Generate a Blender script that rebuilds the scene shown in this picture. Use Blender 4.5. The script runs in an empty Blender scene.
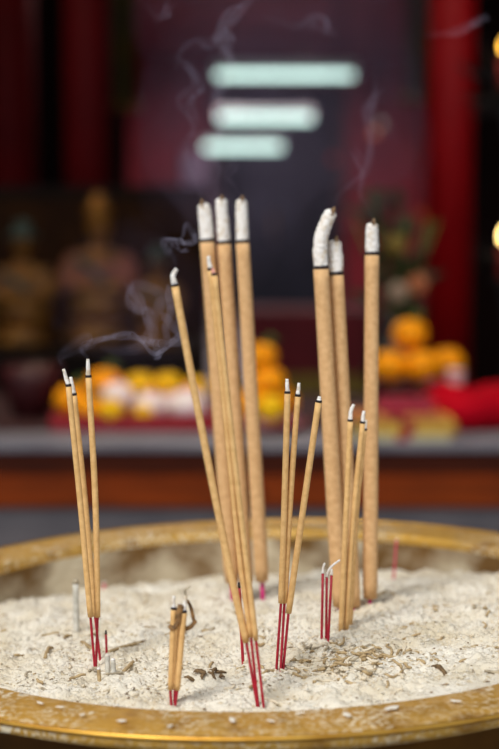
import bpy, bmesh, math, random
from mathutils import Vector, Matrix, noise
random.seed(7)
S = bpy.context.scene
COL = S.collection
PI = math.pi
F = 1500.0                      # focal length in pixels for a 499x749 frame
PITCH = 0.0976
CAM = Vector((0, 0, 1.168))
RIMZ = 0.90
BC = Vector((0.008, 1.07, RIMZ))   # centre of the censer's rim
ROLL = 0.0226

# ------------------------------------------------------------------ geometry of the view
def ray(px, py):
    x = (px - 249.5) / F; v = (374.5 - py) / F
    return Vector((x, math.cos(PITCH) + v * math.sin(PITCH), -math.sin(PITCH) + v * math.cos(PITCH)))
def at(px, py, y):
    r = ray(px, py)
    return CAM + r * (y / r.y)
def ash_plane(x, y):
    dx = x - BC.x; dy = y - BC.y
    return 0.884 + 0.057 * dx - 0.0722 * dy - 0.145 * dy * dy
def lumps(x, y):
    p = Vector((x * 28, y * 28, 1.3))
    h = 0.0042 * noise.noise(p)
    h += 0.0040 * noise.noise(Vector((x * 75, y * 75, 7.1)))
    h += 0.0030 * abs(noise.noise(Vector((x * 150, y * 150, 3.7))))
    h += 0.0017 * noise.noise(Vector((x * 330, y * 330, 9.2)))
    h += 0.0012 * noise.noise(Vector((x * 700, y * 700, 5.2)))
    return h
HEAPS = []
def ash_z(x, y):
    z = ash_plane(x, y) + lumps(x, y)
    for hx, hy, hr, hh in HEAPS:
        d2 = ((x - hx) ** 2 + (y - hy) ** 2) / (hr * hr)
        if d2 < 6: z += hh * math.exp(-d2)
    r = math.hypot(x - BC.x, y - BC.y)                     # ash slumps below the brim at its edge
    e = min(max((r - .18) / .06, 0), 1); e = e * e * (3 - 2 * e)
    top = RIMZ + ROLL * (x - BC.x) - .0035 + (1 - e) * .02
    if z > top: z = top + (z - top) * (1 - e) * .5 + .25 * e * lumps(x, y)
    return z
def on_ash(px, py):
    r = ray(px, py); t = 0.9
    for _ in range(40):
        p = CAM + r * t
        t += (ash_plane(p.x, p.y) - p.z) / (r.z - 0.0722 * -1 * 0) * 0.8
    p = CAM + r * t
    return Vector((p.x, p.y, ash_plane(p.x, p.y)))
for hp, hr, hh in (((345, 655), .028, .004), ((205, 680), .016, .003), ((400, 612), .03, .003), ((120, 690), .03, .003), ((300, 625), .03, .002)):
    q = on_ash(*hp); HEAPS.append((q.x, q.y, hr, hh))

# ------------------------------------------------------------------ materials
MATS = {}
def lin(c):
    return tuple(((v / 255) / 12.92 if v / 255 <= .04045 else ((v / 255 + .055) / 1.055) ** 2.4) for v in c) + (1,)
def mat(name, rgb, rough=.6, metal=0, rgb2=None, nscale=20, bump=0, bscale=200, spec=.5, detail=4, contrast=(.35, .65), stretch=None, coord='Object'):
    if name in MATS: return MATS[name]
    m = bpy.data.materials.new(name); m.use_nodes = True
    nt = m.node_tree; b = nt.nodes['Principled BSDF']
    b.inputs['Base Color'].default_value = lin(rgb)
    b.inputs['Roughness'].default_value = rough; b.inputs['Metallic'].default_value = metal
    b.inputs['Specular IOR Level'].default_value = spec
    tc = nt.nodes.new('ShaderNodeTexCoord')
    src = tc.outputs[coord]
    if stretch:
        mp = nt.nodes.new('ShaderNodeMapping'); mp.inputs['Scale'].default_value = stretch
        nt.links.new(src, mp.inputs[0]); src = mp.outputs[0]
    if rgb2:
        n = nt.nodes.new('ShaderNodeTexNoise'); n.inputs['Scale'].default_value = nscale; n.inputs['Detail'].default_value = detail
        nt.links.new(src, n.inputs['Vector'])
        r = nt.nodes.new('ShaderNodeValToRGB')
        r.color_ramp.elements[0].position = contrast[0]; r.color_ramp.elements[1].position = contrast[1]
        r.color_ramp.elements[0].color = lin(rgb); r.color_ramp.elements[1].color = lin(rgb2)
        nt.links.new(n.outputs['Fac'], r.inputs[0]); nt.links.new(r.outputs[0], b.inputs['Base Color'])
    if bump:
        n2 = nt.nodes.new('ShaderNodeTexNoise'); n2.inputs['Scale'].default_value = bscale; n2.inputs['Detail'].default_value = 6
        nt.links.new(src, n2.inputs['Vector'])
        bp = nt.nodes.new('ShaderNodeBump'); bp.inputs['Strength'].default_value = bump; bp.inputs['Distance'].default_value = .002
        nt.links.new(n2.outputs['Fac'], bp.inputs['Height']); nt.links.new(bp.outputs[0], b.inputs['Normal'])
    MATS[name] = m
    return m
def emit(name, rgb, strength):
    m = bpy.data.materials.new(name); m.use_nodes = True
    nt = m.node_tree; nt.nodes.clear()
    o = nt.nodes.new('ShaderNodeOutputMaterial'); e = nt.nodes.new('ShaderNodeEmission')
    e.inputs[0].default_value = lin(rgb); e.inputs[1].default_value = strength
    nt.links.new(e.outputs[0], o.inputs[0]); return m
def smoke_mat(name, density, rgb, aniso=0.0):
    m = bpy.data.materials.new(name); m.use_nodes = True
    nt = m.node_tree; nt.nodes.clear()
    o = nt.nodes.new('ShaderNodeOutputMaterial'); v = nt.nodes.new('ShaderNodeVolumeScatter')
    v.inputs['Color'].default_value = lin(rgb); v.inputs['Density'].default_value = density; v.inputs['Anisotropy'].default_value = aniso
    nt.links.new(v.outputs[0], o.inputs['Volume'])
    m.cycles.homogeneous_volume = True
    return m

# ------------------------------------------------------------------ object helpers
def obj(name, bm, m, parent=None, smooth=True, loc=None):
    if isinstance(bm, bmesh.types.BMesh):
        me = bpy.data.meshes.new(name); bm.to_mesh(me); bm.free()
    else: me = bm
    for mm in (m if isinstance(m, (list, tuple)) else [m]): me.materials.append(mm)
    if smooth:
        me.polygons.foreach_set('use_smooth', [True] * len(me.polygons))
    o = bpy.data.objects.new(name, me); COL.objects.link(o)
    if parent: o.parent = parent
    if loc is not None: o.location = loc
    return o
def tag(o, label, cat, group=None, kind=None):
    o['label'] = label; o['category'] = cat
    if group: o['group'] = group
    if kind: o['kind'] = kind
    return o
def thing(name, loc, label, cat, group=None, rotz=0):
    o = bpy.data.objects.new(name, None); COL.objects.link(o)
    o.empty_display_size = .02
    o.location = loc; o.rotation_euler = (0, 0, rotz)
    return tag(o, label, cat, group)
def struct(name, bm, m, parent=None, smooth=False, loc=None):
    o = obj(name, bm, m, parent, smooth, loc)
    if not parent: o['kind'] = 'structure'
    return o
def box(bm, x0, x1, y0, y1, z0, z1, bevel=0):
    r = bmesh.ops.create_cube(bm, size=1, matrix=Matrix.Translation(((x0 + x1) / 2, (y0 + y1) / 2, (z0 + z1) / 2)) @ Matrix.Diagonal((x1 - x0, y1 - y0, z1 - z0, 1)))
    if bevel:
        es = list({e for v in r['verts'] for e in v.link_edges})
        bmesh.ops.bevel(bm, geom=es, offset=bevel, segments=2, affect='EDGES')
    return bm
def bx(*a, bevel=0):
    return box(bmesh.new(), *a, bevel=bevel)
def lathe(bm, prof, seg=48, center=(0, 0, 0)):
    c = Vector(center); rings = []
    for r, z in prof:
        if r < 1e-6: rings.append([bm.verts.new(c + Vector((0, 0, z)))])
        else: rings.append([bm.verts.new(c + Vector((r * math.cos(2 * PI * k / seg), r * math.sin(2 * PI * k / seg), z))) for k in range(seg)])
    for a, b in zip(rings, rings[1:]):
        for k in range(seg):
            k2 = (k + 1) % seg
            if len(a) == 1 and len(b) == 1: continue
            if len(a) == 1: bm.faces.new((a[0], b[k2], b[k]))
            elif len(b) == 1: bm.faces.new((a[k], a[k2], b[0]))
            else: bm.faces.new((a[k], a[k2], b[k2], b[k]))
    bmesh.ops.recalc_face_normals(bm, faces=bm.faces[:])
    return bm
def tube(bm, pts, rad, seg=12, jitter=0, flat=None, jfreq=400, seed=0):
    """a swept tube with capped ends; rad is one radius or a list; flat = (sx, sy) squash of the section"""
    pts = [Vector(p) for p in pts]; n = len(pts)
    if not isinstance(rad, (list, tuple)): rad = [rad] * n
    t0 = (pts[1] - pts[0]).normalized()
    ref = Vector((0, 1, 0)) if abs(t0.y) < .9 else Vector((1, 0, 0))
    u = t0.cross(ref).normalized()
    rings = []
    for i in range(n):
        t = (pts[min(i + 1, n - 1)] - pts[max(i - 1, 0)]).normalized()
        u = (u - t * u.dot(t)).normalized(); w = t.cross(u)
        ring = []
        for k in range(seg):
            a = 2 * PI * k / seg
            d = u * math.cos(a) * (flat[0] if flat else 1) + w * math.sin(a) * (flat[1] if flat else 1)
            r = rad[i]
            if jitter:
                q = (pts[i] + d * r) * jfreq + Vector((seed, seed * .7, 0))
                r *= 1 + jitter * noise.noise(q)
            ring.append(bm.verts.new(pts[i] + d * r))
        rings.append(ring)
    for a, b in zip(rings, rings[1:]):
        for k in range(seg):
            k2 = (k + 1) % seg
            bm.faces.new((a[k], a[k2], b[k2], b[k]))
    bm.faces.new(rings[0][::-1]); bm.faces.new(rings[-1])
    return bm
def spline(P, n=12):
    P = [Vector(p) for p in P]
    Q = [P[0] * 2 - P[1]] + P + [P[-1] * 2 - P[-2]]
    out = []
    for i in range(1, len(Q) - 2):
        a, b, c, d = Q[i - 1:i + 3]
        for k in range(n):
            t = k / n
            out.append(.5 * ((2 * b) + (c - a) * t + (2 * a - 5 * b + 4 * c - d) * t * t + (-a + 3 * b - 3 * c + d) * t ** 3))
    out.append(P[-1]); return out
def ball(bm, c, r, sub=3, sc=(1, 1, 1), rot=None):
    M = Matrix.Translation(c) @ (rot or Matrix.Identity(4)) @ Matrix.Diagonal((r * sc[0], r * sc[1], r * sc[2], 1))
    bmesh.ops.create_icosphere(bm, subdivisions=sub, radius=1, matrix=M)
    return bm

# ------------------------------------------------------------------ camera, light, sky
cam = bpy.data.cameras.new('camera'); co = bpy.data.objects.new('camera', cam); COL.objects.link(co)
co.location = CAM; co.rotation_euler = (PI / 2 - PITCH, 0, 0)
cam.sensor_fit = 'VERTICAL'; cam.sensor_height = 36; cam.sensor_width = 24
cam.lens = F * 36 / 749; cam.clip_start = .05; cam.clip_end = 200
cam.dof.use_dof = True; cam.dof.focus_distance = 0.945; cam.dof.aperture_fstop = 4.3
S.camera = co
S.view_settings.view_transform = 'Standard'; S.view_settings.look = 'None'
S.view_settings.gamma = 1; S.view_settings.exposure = 0; S.view_settings.use_curve_mapping = False
S.cycles.use_denoising = True
S.cycles.transparent_max_bounces = 64
S.cycles.volume_bounces = 0
S.cycles.sample_clamp_indirect = 4
sun = bpy.data.lights.new('sun', 'SUN'); so = bpy.data.objects.new('sun', sun); COL.objects.link(so)
sun.energy = 2.7; sun.angle = math.radians(20); sun.color = (1, .975, .94)
so.location = (-3, -3, 6)
so.rotation_euler = Vector((.46, .66, -.95)).to_track_quat('-Z', 'Y').to_euler()
w = bpy.data.worlds.new('sky'); S.world = w; w.use_nodes = True
bg = w.node_tree.nodes['Background']; bg.inputs[0].default_value = (.86, .92, 1.0, 1); bg.inputs[1].default_value = .8

# ------------------------------------------------------------------ the hall
red_dark = mat('maroon_paint', (142, 30, 44), .75, rgb2=(120, 24, 36), nscale=3)
floor_m = mat('grey_floor', (70, 66, 66), .5, rgb2=(56, 52, 52), nscale=4)
yard_m = mat('grey_paving', (120, 116, 110), .8, rgb2=(100, 96, 92), nscale=6)
HX = 4.2; HY = 22.0; HZ = 3.6; H0 = 1.0
struct('floor', bx(-HX, HX, H0, HY, -.1, 0), floor_m)
struct('floor_yard', bx(-HX - 3, HX + 3, -4, H0, -.1, 0), yard_m)
struct('ceiling', bx(-HX - .2, HX + .2, H0, HY, HZ, HZ + .2), red_dark)
struct('wall_left', bx(-HX - .2, -HX, H0, HY, 0, HZ), red_dark)
struct('wall_right', bx(HX, HX + .2, H0, HY, 0, HZ), red_dark)
struct('wall_back', bx(-HX - .2, HX + .2, HY, HY + .2, 0, HZ), red_dark)
struct('trim_1', bx(-HX, HX, H0, H0 + .25, 3.0, HZ), mat('eave_wood', (60, 18, 14), .7))
# dark slate double door in the far wall
slate = mat('slate_door', (34, 40, 52), .6, rgb2=(24, 30, 40), nscale=2, spec=.2)
a = at(222, 100, HY); b = at(336, 100, HY)
dz = at(250, 92, HY).z
d = struct('door_1', bx(a.x, b.x, HY - .08, HY - .001, 0, dz), slate)
mx = (a.x + b.x) / 2
obj('door_frame', box(box(box(bmesh.new(), a.x - .12, a.x, HY - .12, HY, 0, dz + .12), b.x, b.x + .12, HY - .12, HY, 0, dz + .12), a.x, b.x, HY - .12, HY, dz, dz + .12), mat('door_frame_paint', (50, 22, 30), .6), d, False)
obj('door_handle', tube(bmesh.new(), [(mx - .08, HY - .13, 1.0), (mx - .08, HY - .13, 1.4)], .02), mat('dull_brass', (120, 90, 40), .4, .8), d)
a = at(178, 220, HY - 2); b = at(206, 150, HY - 2)
wn = struct('window_1', bx(a.x, b.x, HY - .06, HY - .001, at(0, 222, HY).z, at(0, 152, HY).z), mat('frosted_pane', (150, 128, 160), .4))
obj('window_frame', box(box(bmesh.new(), a.x - .05, a.x, HY - .08, HY, at(0, 222, HY).z, at(0, 152, HY).z), b.x, b.x + .05, HY - .08, HY, at(0, 222, HY).z, at(0, 152, HY).z), mat('door_frame_paint', (50, 22, 30)), wn, False)

# ------------------------------------------------------------------ fluorescent battens
tube_m = emit('lit_tube', (208, 240, 234), 2.5)
batten = mat('batten_white', (200, 205, 205), .5)
for (x0, x1, py, Y, lab) in ((216, 353, 75, 12.0, 'long fluorescent tube light, uppermost and nearest of the three in the dark hall'),
                             (220, 311, 118, 17.3, 'fluorescent tube light in the dark hall, middle one of the three'),
                             (205, 281, 147, 20.4, 'fluorescent tube light in the dark hall, lowest and farthest of the three')):
    c = at((x0 + x1) / 2, py, Y); L = (x1 - x0) / F * Y
    t = thing('fluorescent_light', (c.x, c.y, c.z), lab, 'lamp')
    tl = obj('tube', tube(bmesh.new(), [(-L / 2, 0, 0), (L / 2, 0, 0)], .03 * Y / 14), tube_m, t)
    obj('housing', bx(-L / 2 - .02, L / 2 + .02, -.04, .04, .05, .10, bevel=.008), batten, t, False)
    for s in (-1, 1):
        obj('end_cap', bx(s * L / 2 - .015, s * L / 2 + .015, -.03, .03, -.02, .06), batten, t, False)
        obj('hanging_rod', tube(bmesh.new(), [(s * L * .4, 0, .1), (s * L * .4, 0, HZ - c.z)], .008, 8), mat('dark_rod', (30, 24, 26), .6), t)

for loc, aim, e, ang, colr in (((-.75, 2.2, 2.9), (-.3, 3.05, .78), 66, 46, (1, .88, .72)), ((.75, 2.2, 2.9), (.32, 3.05, .78), 72, 46, (1, .86, .68)), ((1.2, 3.0, 3.3), (.75, 5, 1.0), 60, 40, (1, .8, .6))):  # added unseen spots that brighten the offerings and the right column
    la = bpy.data.lights.new('added_fill_spot', 'SPOT'); la.energy = e; la.spot_size = math.radians(ang); la.spot_blend = .6; la.shadow_soft_size = .12; la.color = colr
    lo = bpy.data.objects.new('added_fill_spot', la); COL.objects.link(lo); lo.location = loc
    lo.rotation_euler = (Vector(aim) - Vector(loc)).to_track_quat('-Z', 'Y').to_euler()
for loc, e, sz, colr in (((-1.2, 3.5, 3.4), 17, .5, (1, .76, .5)), ((0, 8, 3.4), 30, .8, (1, .8, .75)), ((-.8, 17, 3.3), 150, 1, (1, .80, .84)), ((1.5, 17, 3.3), 150, 1, (1, .80, .84))):  # added unseen area lights that lift the dim interior
    la = bpy.data.lights.new('added_fill_area', 'AREA'); la.shape = 'DISK'; la.size = sz; la.energy = e; la.color = colr
    lo = bpy.data.objects.new('added_fill_area', la); COL.objects.link(lo); lo.location = loc
# ------------------------------------------------------------------ red columns
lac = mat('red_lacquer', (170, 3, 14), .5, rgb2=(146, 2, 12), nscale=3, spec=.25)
lac_dim = mat('dimmed_red_lacquer', (104, 4, 10), .6, rgb2=(84, 3, 9), nscale=3, spec=.15)  # same red lacquer, darkened in colour for the dimmer left side
stone = mat('plinth_stone', (110, 106, 100), .8)
def column(px, wpx, Y, lab, lacquer, top=HZ):
    c = at(px, 300, Y); r = wpx / F * Y / 2
    t = thing('red_column', (c.x, Y, 0), lab, 'column')
    obj('shaft', lathe(bmesh.new(), [(0, .12), (r, .12), (r, top - .1), (0, top - .1)], 40), lacquer, t)
    obj('base', lathe(bmesh.new(), [(0, 0), (r * 1.5, 0), (r * 1.55, .05), (r * 1.2, .12), (0, .12)], 40), stone, t)
    obj('capital', lathe(bmesh.new(), [(0, top - .1), (r * 1.25, top - .1), (r * 1.25, top), (0, top)], 40), mat('capital_gold', (150, 105, 40), .5, .6), t)
column(89, 46, 5.4, 'dark red lacquered column standing behind the gilded statues', lac_dim)
column(12, 52, 6.6, 'dark red column at the far left edge of the hall', lac_dim)
column(448, 46, 5.0, 'bright red lacquered column behind the oranges on the right', lac)

# ------------------------------------------------------------------ long altar table
grey_top = mat('grey_stone_top', (124, 124, 134), .6, rgb2=(104, 104, 116), nscale=9)
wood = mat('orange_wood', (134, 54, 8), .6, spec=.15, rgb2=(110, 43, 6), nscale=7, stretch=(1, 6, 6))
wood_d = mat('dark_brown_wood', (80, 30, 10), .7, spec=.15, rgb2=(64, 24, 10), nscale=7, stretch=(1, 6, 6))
grey_panel = mat('grey_panel', (112, 106, 108), .8, spec=.2, rgb2=(92, 88, 92), nscale=5)
TY = 2.8
zt = at(250, 445, TY).z; zt2 = at(250, 452, TY).z
zm = at(250, 476, TY).z; zb = at(250, 509, TY).z
TT = zt
t = thing('altar_table', (0, TY, 0), 'long wooden altar table with grey top behind the ash bowl', 'table')
obj('tabletop', bx(-2.3, 2.3, 0, .86, zt2, zt, bevel=.004), grey_top, t, False)
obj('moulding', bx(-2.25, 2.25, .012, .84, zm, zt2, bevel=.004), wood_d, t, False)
obj('apron', bx(-2.28, 2.28, .004, .85, zb, zm, bevel=.006), wood, t, False)
obj('base_panel', bx(-2.2, 2.2, .02, .83, 0, zb), grey_panel, t, False)
for k in range(5):
    x = -2 + k * 1.0
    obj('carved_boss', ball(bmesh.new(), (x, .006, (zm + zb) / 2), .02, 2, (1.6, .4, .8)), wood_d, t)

rn = obj('table_runner', bx(-2.2, 2.2, 2.985, 3.65, TT, TT + .003, bevel=.001), mat('dark_runner', (58, 18, 22), .85, rgb2=(40, 14, 16), nscale=12), None, False)
tag(rn, 'dark maroon runner cloth covering the back of the altar table', 'cloth')
TT += .003
# ------------------------------------------------------------------ offerings on the table
orange_m = mat('orange_peel', (255, 164, 4), .5, spec=.2, bump=.15, bscale=300)
yellow_m = mat('yellow_peel', (250, 196, 14), .5, spec=.2, bump=.1, bscale=120)
leaf_m = mat('fruit_leaf', (70, 96, 30), .5)
stem_m = mat('fruit_stem', (84, 74, 36), .8)
white_m = mat('steamed_bun', (252, 244, 236), .7, rgb2=(240, 214, 220), nscale=14)
pink_m = mat('pink_dye', (214, 96, 130), .7)
red_dish = mat('red_dish', (150, 14, 30), .35)
dark_dish = mat('dark_red_dish', (86, 12, 18), .35)
def fruit(name, c, r, m, lab, cat, grp, sc=(1, 1, .92), leaf=False):
    t = thing(name, (c[0], c[1], c[2] - r * sc[2]), lab, cat, grp)
    bm = bmesh.new(); ball(bm, (0, 0, r * sc[2]), r, 3, sc)
    for v in bm.verts:                                           # dimple at the top
        d = math.hypot(v.co.x, v.co.y) / r
        if v.co.z > r * sc[2]: v.co.z -= .12 * r * math.exp(-(d / .3) ** 2)
    obj('peel', bm, m, t)
    obj('stem', tube(bmesh.new(), [(0, 0, 1.82 * r * sc[2]), (.004, 0, 2.06 * r * sc[2])], .0025, 6), stem_m, t)
    if leaf:
        bm = bmesh.new()
        P = [(0, 0, 2 * r * sc[2]), (.015, 0, 2 * r * sc[2] + .008), (.035, 0, 2 * r * sc[2] + .004)]
        tube(bm, P, [.002, .009, .001], 8, flat=(1, .2)); obj('leaf', bm, leaf_m, t)
    return t
def bun(c, r, lab, grp):
    t = thing('peach_bun', (c[0], c[1], c[2] - r * .85), lab, 'bun', grp)
    obj('dough', lathe(bmesh.new(), [(0, 0), (r * .6, 0), (r * .95, r * .45), (r, r * .8), (r * .8, r * 1.25), (r * .35, r * 1.55), (0, r * 1.75)], 28), white_m, t)
    obj('coloured_tip', lathe(bmesh.new(), [(r * .37, r * 1.54), (r * .2, r * 1.68), (0, r * 1.78)], 20), pink_m, t)
def stand(px, py, Y, rtop, lab, m, z=None, name='offering_dish'):
    """a footed dish whose plate lies at pixel row py"""
    c = at(px, py, Y); base = TT if z is None else z
    h = c.z - base
    t = thing(name, (c.x, Y, base), lab, 'dish')
    obj('foot', lathe(bmesh.new(), [(0, 0), (rtop * .55, 0), (rtop * .5, .01), (.018, min(.03, h * .4)), (.016, h * .75), (rtop * .3, h * .9), (0, h * .9)], 32), m, t)
    obj('plate', lathe(bmesh.new(), [(0, h * .88), (rtop * .5, h * .9), (rtop, h), (rtop, h + .008), (rtop * .6, h + .002), (0, h)], 40), m, t)
    return c
def ppx(r_px, Y): return r_px / F * Y
# right: pyramid of oranges on a footed dish
c = stand(407, 384, 3.22, ppx(36, 3.22), 'dark red footed dish under the pyramid of oranges', dark_dish)
Y = 3.22; r = ppx(18, Y)
g = 'oranges in the pyramid on the right dish'
for px, py, yy, lab in ((390, 366, Y - .02, 'left orange in the bottom row of the right pyramid'),
                        (422, 366, Y - .02, 'middle orange in the bottom row of the right pyramid'),
                        (447, 363, Y + .05, 'rightmost dimmer orange of the right pyramid'),
                        (410, 334, Y + .02, 'single orange on top of the right pyramid')):
    q = at(px, py, yy); fruit('orange', q, r, orange_m, lab, 'orange', g, leaf=py < 340)
# middle: oranges with a yellow fruit on a red dish
Y = 3.02
c = stand(266, 424, 3.02, ppx(40, Y), 'red dish with oranges between the two bundles of thick incense', red_dish)
g = 'oranges on the middle red dish'
for px, py, yy, rr, m, lab in ((251, 404, Y - .03, 17, orange_m, 'left orange low on the middle red dish'),
                               (283, 402, Y + .05, 15, orange_m, 'right orange low on the middle red dish'),
                               (268, 382, Y + .02, 18, orange_m, 'second orange up the middle pile'),
                               (262, 356, Y + .03, 15, orange_m, 'topmost orange of the middle pile')):
    fruit('orange', at(px, py, yy), ppx(rr, yy), m, lab, 'orange', g, leaf=py < 360)
fruit('yellow_pear', at(271, 408, Y - .08), ppx(13, Y), yellow_m, 'yellow fruit in front of the middle pile of oranges', 'pear', None, (1, 1, 1.1))
# left: long red tray with oranges, yellow fruit and white buns
Y = 3.1
a = at(58, 428, Y); b = at(224, 428, Y)
t = thing('offering_tray', ((a.x + b.x) / 2, Y, TT), 'long dark red tray of fruit and buns on the left of the altar table', 'tray')
L = (b.x - a.x) / 2
obj('tray_floor', bx(-L, L, -.11, .11, 0, .012, bevel=.003), red_dish, t, False)
obj('tray_rim', box(box(box(box(bmesh.new(), -L, L, -.12, -.108, 0, .03), -L, L, .108, .12, 0, .03), -L, -L + .012, -.108, .108, 0, .03), L - .012, L, -.108, .108, 0, .03), red_dish, t, False)
g = 'oranges on the left tray'
for px, py, yy, rr, m, nm, lab in (
        (72, 400, 3.08, 18, orange_m, 'orange', 'leftmost orange at the end of the long red tray'),
        (104, 386, 3.14, 20, orange_m, 'orange', 'large orange second from the left on the long red tray'),
        (88, 409, 3.02, 14, orange_m, 'orange', 'small orange in front of the two large ones on the tray'),
        (140, 386, 3.15, 16, yellow_m, 'yellow_pear', 'yellow fruit at the back left of the long red tray'),
        (168, 385, 3.16, 15, yellow_m, 'yellow_pear', 'yellow fruit at the back middle of the long red tray'),
        (196, 388, 3.17, 13, yellow_m, 'yellow_pear', 'yellow fruit at the back right of the long red tray'),
        (111, 412, 3.0, 13, yellow_m, 'yellow_pear', 'yellow fruit in front of the white bun near the oranges'),
        (143, 414, 3.0, 10, yellow_m, 'yellow_pear', 'small yellow fruit at the front middle of the tray')):
    q = at(px, py, yy); q.z = max(q.z, TT + .014 + ppx(rr, yy) * .92)
    fruit(nm, q, ppx(rr, yy), m, lab, 'orange' if nm == 'orange' else 'pear', g if nm == 'orange' else 'yellow fruit on the left tray', leaf=nm == 'orange')
for px, py, yy, rr, lab in ((117, 394, 3.06, 17, 'white peach bun nearest the oranges on the tray'),
                            (150, 404, 3.05, 17, 'white peach bun in the middle of the tray'),
                            (188, 404, 3.04, 20, 'large white peach bun at the right of the tray'),
                            (170, 402, 3.1, 12, 'small white peach bun between the two larger ones')):
    q = at(px, py, yy); q.z = max(q.z, TT + .014 + ppx(rr, yy) * .85); bun(q, ppx(rr, yy), lab, 'peach buns on the left tray')
# far left: low dark red bowl and dark box
c = at(32, 420, 3.2)
t = thing('offering_bowl', (c.x, 3.2, TT), 'dark maroon bowl alone at the left of the altar table', 'bowl')
rb = ppx(30, 3.2)
obj('bowl_wall', lathe(bmesh.new(), [(0, 0), (rb * .5, 0), (rb * .8, .03), (rb, .08), (rb, .11), (rb * .94, .11), (rb * .75, .04), (0, .02)], 36), mat('maroon_glaze', (60, 8, 14), .5), t)
obj('foot_ring', lathe(bmesh.new(), [(rb * .45, 0), (rb * .55, 0), (rb * .55, .012), (rb * .45, .012)], 36), mat('maroon_glaze', (60, 8, 14), .5), t)
# right: yellow joss paper, red cloth, small white cup
gold_p = mat('yellow_paper', (214, 176, 60), .7, rgb2=(190, 140, 60), nscale=30)
a = at(352, 440, 2.9); b = at(448, 440, 2.9)
zc = TT - .003
for k, (m, lab, dx) in enumerate(((mat('pale_paper', (196, 190, 150), .7), 'pale bottom bundle of joss paper on the right of the table', 0),
                                  (gold_p, 'thick yellow bundle of joss paper under the red cloth', .01),
                                  (mat('orange_paper', (190, 120, 60), .7), 'thin orange bundle of joss paper on top of the yellow one', -.01))):
    h = (.012, .026, .010)[k]
    t = thing('joss_paper_bundle', ((a.x + b.x) / 2 + dx, 2.912, zc), lab, 'paper', 'bundles of joss paper')
    obj('paper_stack', bx(-(b.x - a.x) / 2, (b.x - a.x) / 2, -.06, .06, 0, h, bevel=.002), m, t, False)
    obj('paper_band', bx(-.012, .012, -.062, .062, -.0005 if k else 0, h + .001), red_dish, t, False)
    zc += h
cloth = mat('red_cloth', (190, 2, 30), .75, rgb2=(168, 2, 24), nscale=10, spec=.08)
bm = bmesh.new(); nx, ny = 60, 26
x0 = at(398, 420, 3.05).x; x1 = .95
def cz(u, v):
    e = min(u / .16, 1.0); e = e * e * (3 - 2 * e)
    z = TT + .012 + .072 * e * (1 - .35 * v) + .008 * math.sin(u * 17 + v * 4) * e + .006 * noise.noise(Vector((u * 6, v * 5, 0)))
    return max(z, TT + .003)
V = [[bm.verts.new((x0 + (x1 - x0) * i / nx, 2.985 + .15 * j / ny + .012 * math.sin(i * .4), cz(i / nx, abs(j / ny - .5) * 2) if 0 < j < ny and 0 < i < nx else TT + .004)) for j in range(ny + 1)] for i in range(nx + 1)]
for i in range(nx):
    for j in range(ny): bm.faces.new((V[i][j], V[i + 1][j], V[i + 1][j + 1], V[i][j + 1]))
o = obj('red_cloth', bm, cloth); md = o.modifiers.new('thick', 'SOLIDIFY'); md.thickness = .003; md.offset = 1
tag(o, 'bright red cloth heaped on the right of the altar table', 'cloth')
c = at(445, 388, 3.2)
t = thing('offering_cup', (c.x + .002, 3.06, TT + .076), 'small white cup standing on the red cloth', 'cup')
rc = ppx(9, 3.14)
obj('cup_wall', lathe(bmesh.new(), [(0, 0), (rc * .5, 0), (rc * .9, .016), (rc, .038), (rc * .9, .038), (rc * .8, .016), (0, .01)], 28), mat('white_china', (226, 214, 206), .3), t)
obj('cup_band', lathe(bmesh.new(), [(rc * .97, .024), (rc * 1.02, .026), (rc * 1.03, .032), (rc, .034)], 28), pink_m, t)
c = at(412, 404, 3.0)
t = thing('red_envelope_stack', (at(408, 400, 3.0).x - .02, 2.915, TT + .0455), 'pinkish red packet lying on the joss paper beside the white cup', 'packet')
obj('packet', bx(-.05, .06, -.03, .03, 0, .03, bevel=.006), mat('pinkish_paper', (170, 40, 64), .6), t, False)
obj('packet_flap', bx(-.04, .05, -.031, -.01, .03, .032), mat('pinkish_paper', (170, 40, 64), .6), t, False)

# maroon and olive chests behind the table
t = thing('altar_chest', (at(337, 300, 5.4).x, 5.4, 0), 'maroon cloth covered altar chest behind the table, between the thick incense', 'chest')
zc = at(337, 312, 5.4).z; hw = ppx(92, 5.4)
obj('chest_body', bx(-hw, hw, 0, .5, 0, zc, bevel=.01), mat('maroon_cloth', (112, 24, 40), .8, rgb2=(92, 18, 34), nscale=8), t, False)
obj('cloth_runner', bx(-hw - .01, hw + .01, -.012, -.001, at(0, 399, 5.4).z, at(0, 374, 5.4).z), mat('olive_brocade', (150, 132, 50), .6, rgb2=(122, 104, 40), nscale=20), t, False)
obj('chest_foot', bx(-hw, hw, -.006, 0, 0, .1), wood_d, t, False)

# ------------------------------------------------------------------ side altar with gilded statues
SY = 4.2
za = at(100, 345, SY).z
xa = at(-70, 345, SY).x; xb = at(192, 345, SY).x
t = thing('side_altar', ((xa + xb) / 2, SY, 0), 'dark wooden side altar carrying the gilded statues at left', 'altar')
hw = (xb - xa) / 2
ebony = mat('ebony_wood', (34, 22, 16), .7, spec=.15, rgb2=(26, 18, 16), nscale=6)
obj('altar_body', bx(-hw, hw, -.22, .42, 0, za - .03), ebony, t, False)
obj('altar_top', bx(-hw - .02, hw + .02, -.25, .44, za - .03, za, bevel=.005), ebony, t, False)
for k in range(3):
    dr = obj('door', bx(-hw + .04 + k * .24, -hw + .25 + k * .24, -.235, -.22, .2, za - .1, bevel=.004), ebony, t, False)
    obj('door_handle', ball(bmesh.new(), (-hw + .145 + k * .24, -.245, .5), .012, 2), mat('dull_brass', (120, 90, 40), .4, .8), dr)
t = thing('altar_screen', ((xa + xb) / 2, SY + .48, 0), 'dark brown carved screen standing behind the gilded statues', 'screen')
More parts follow.
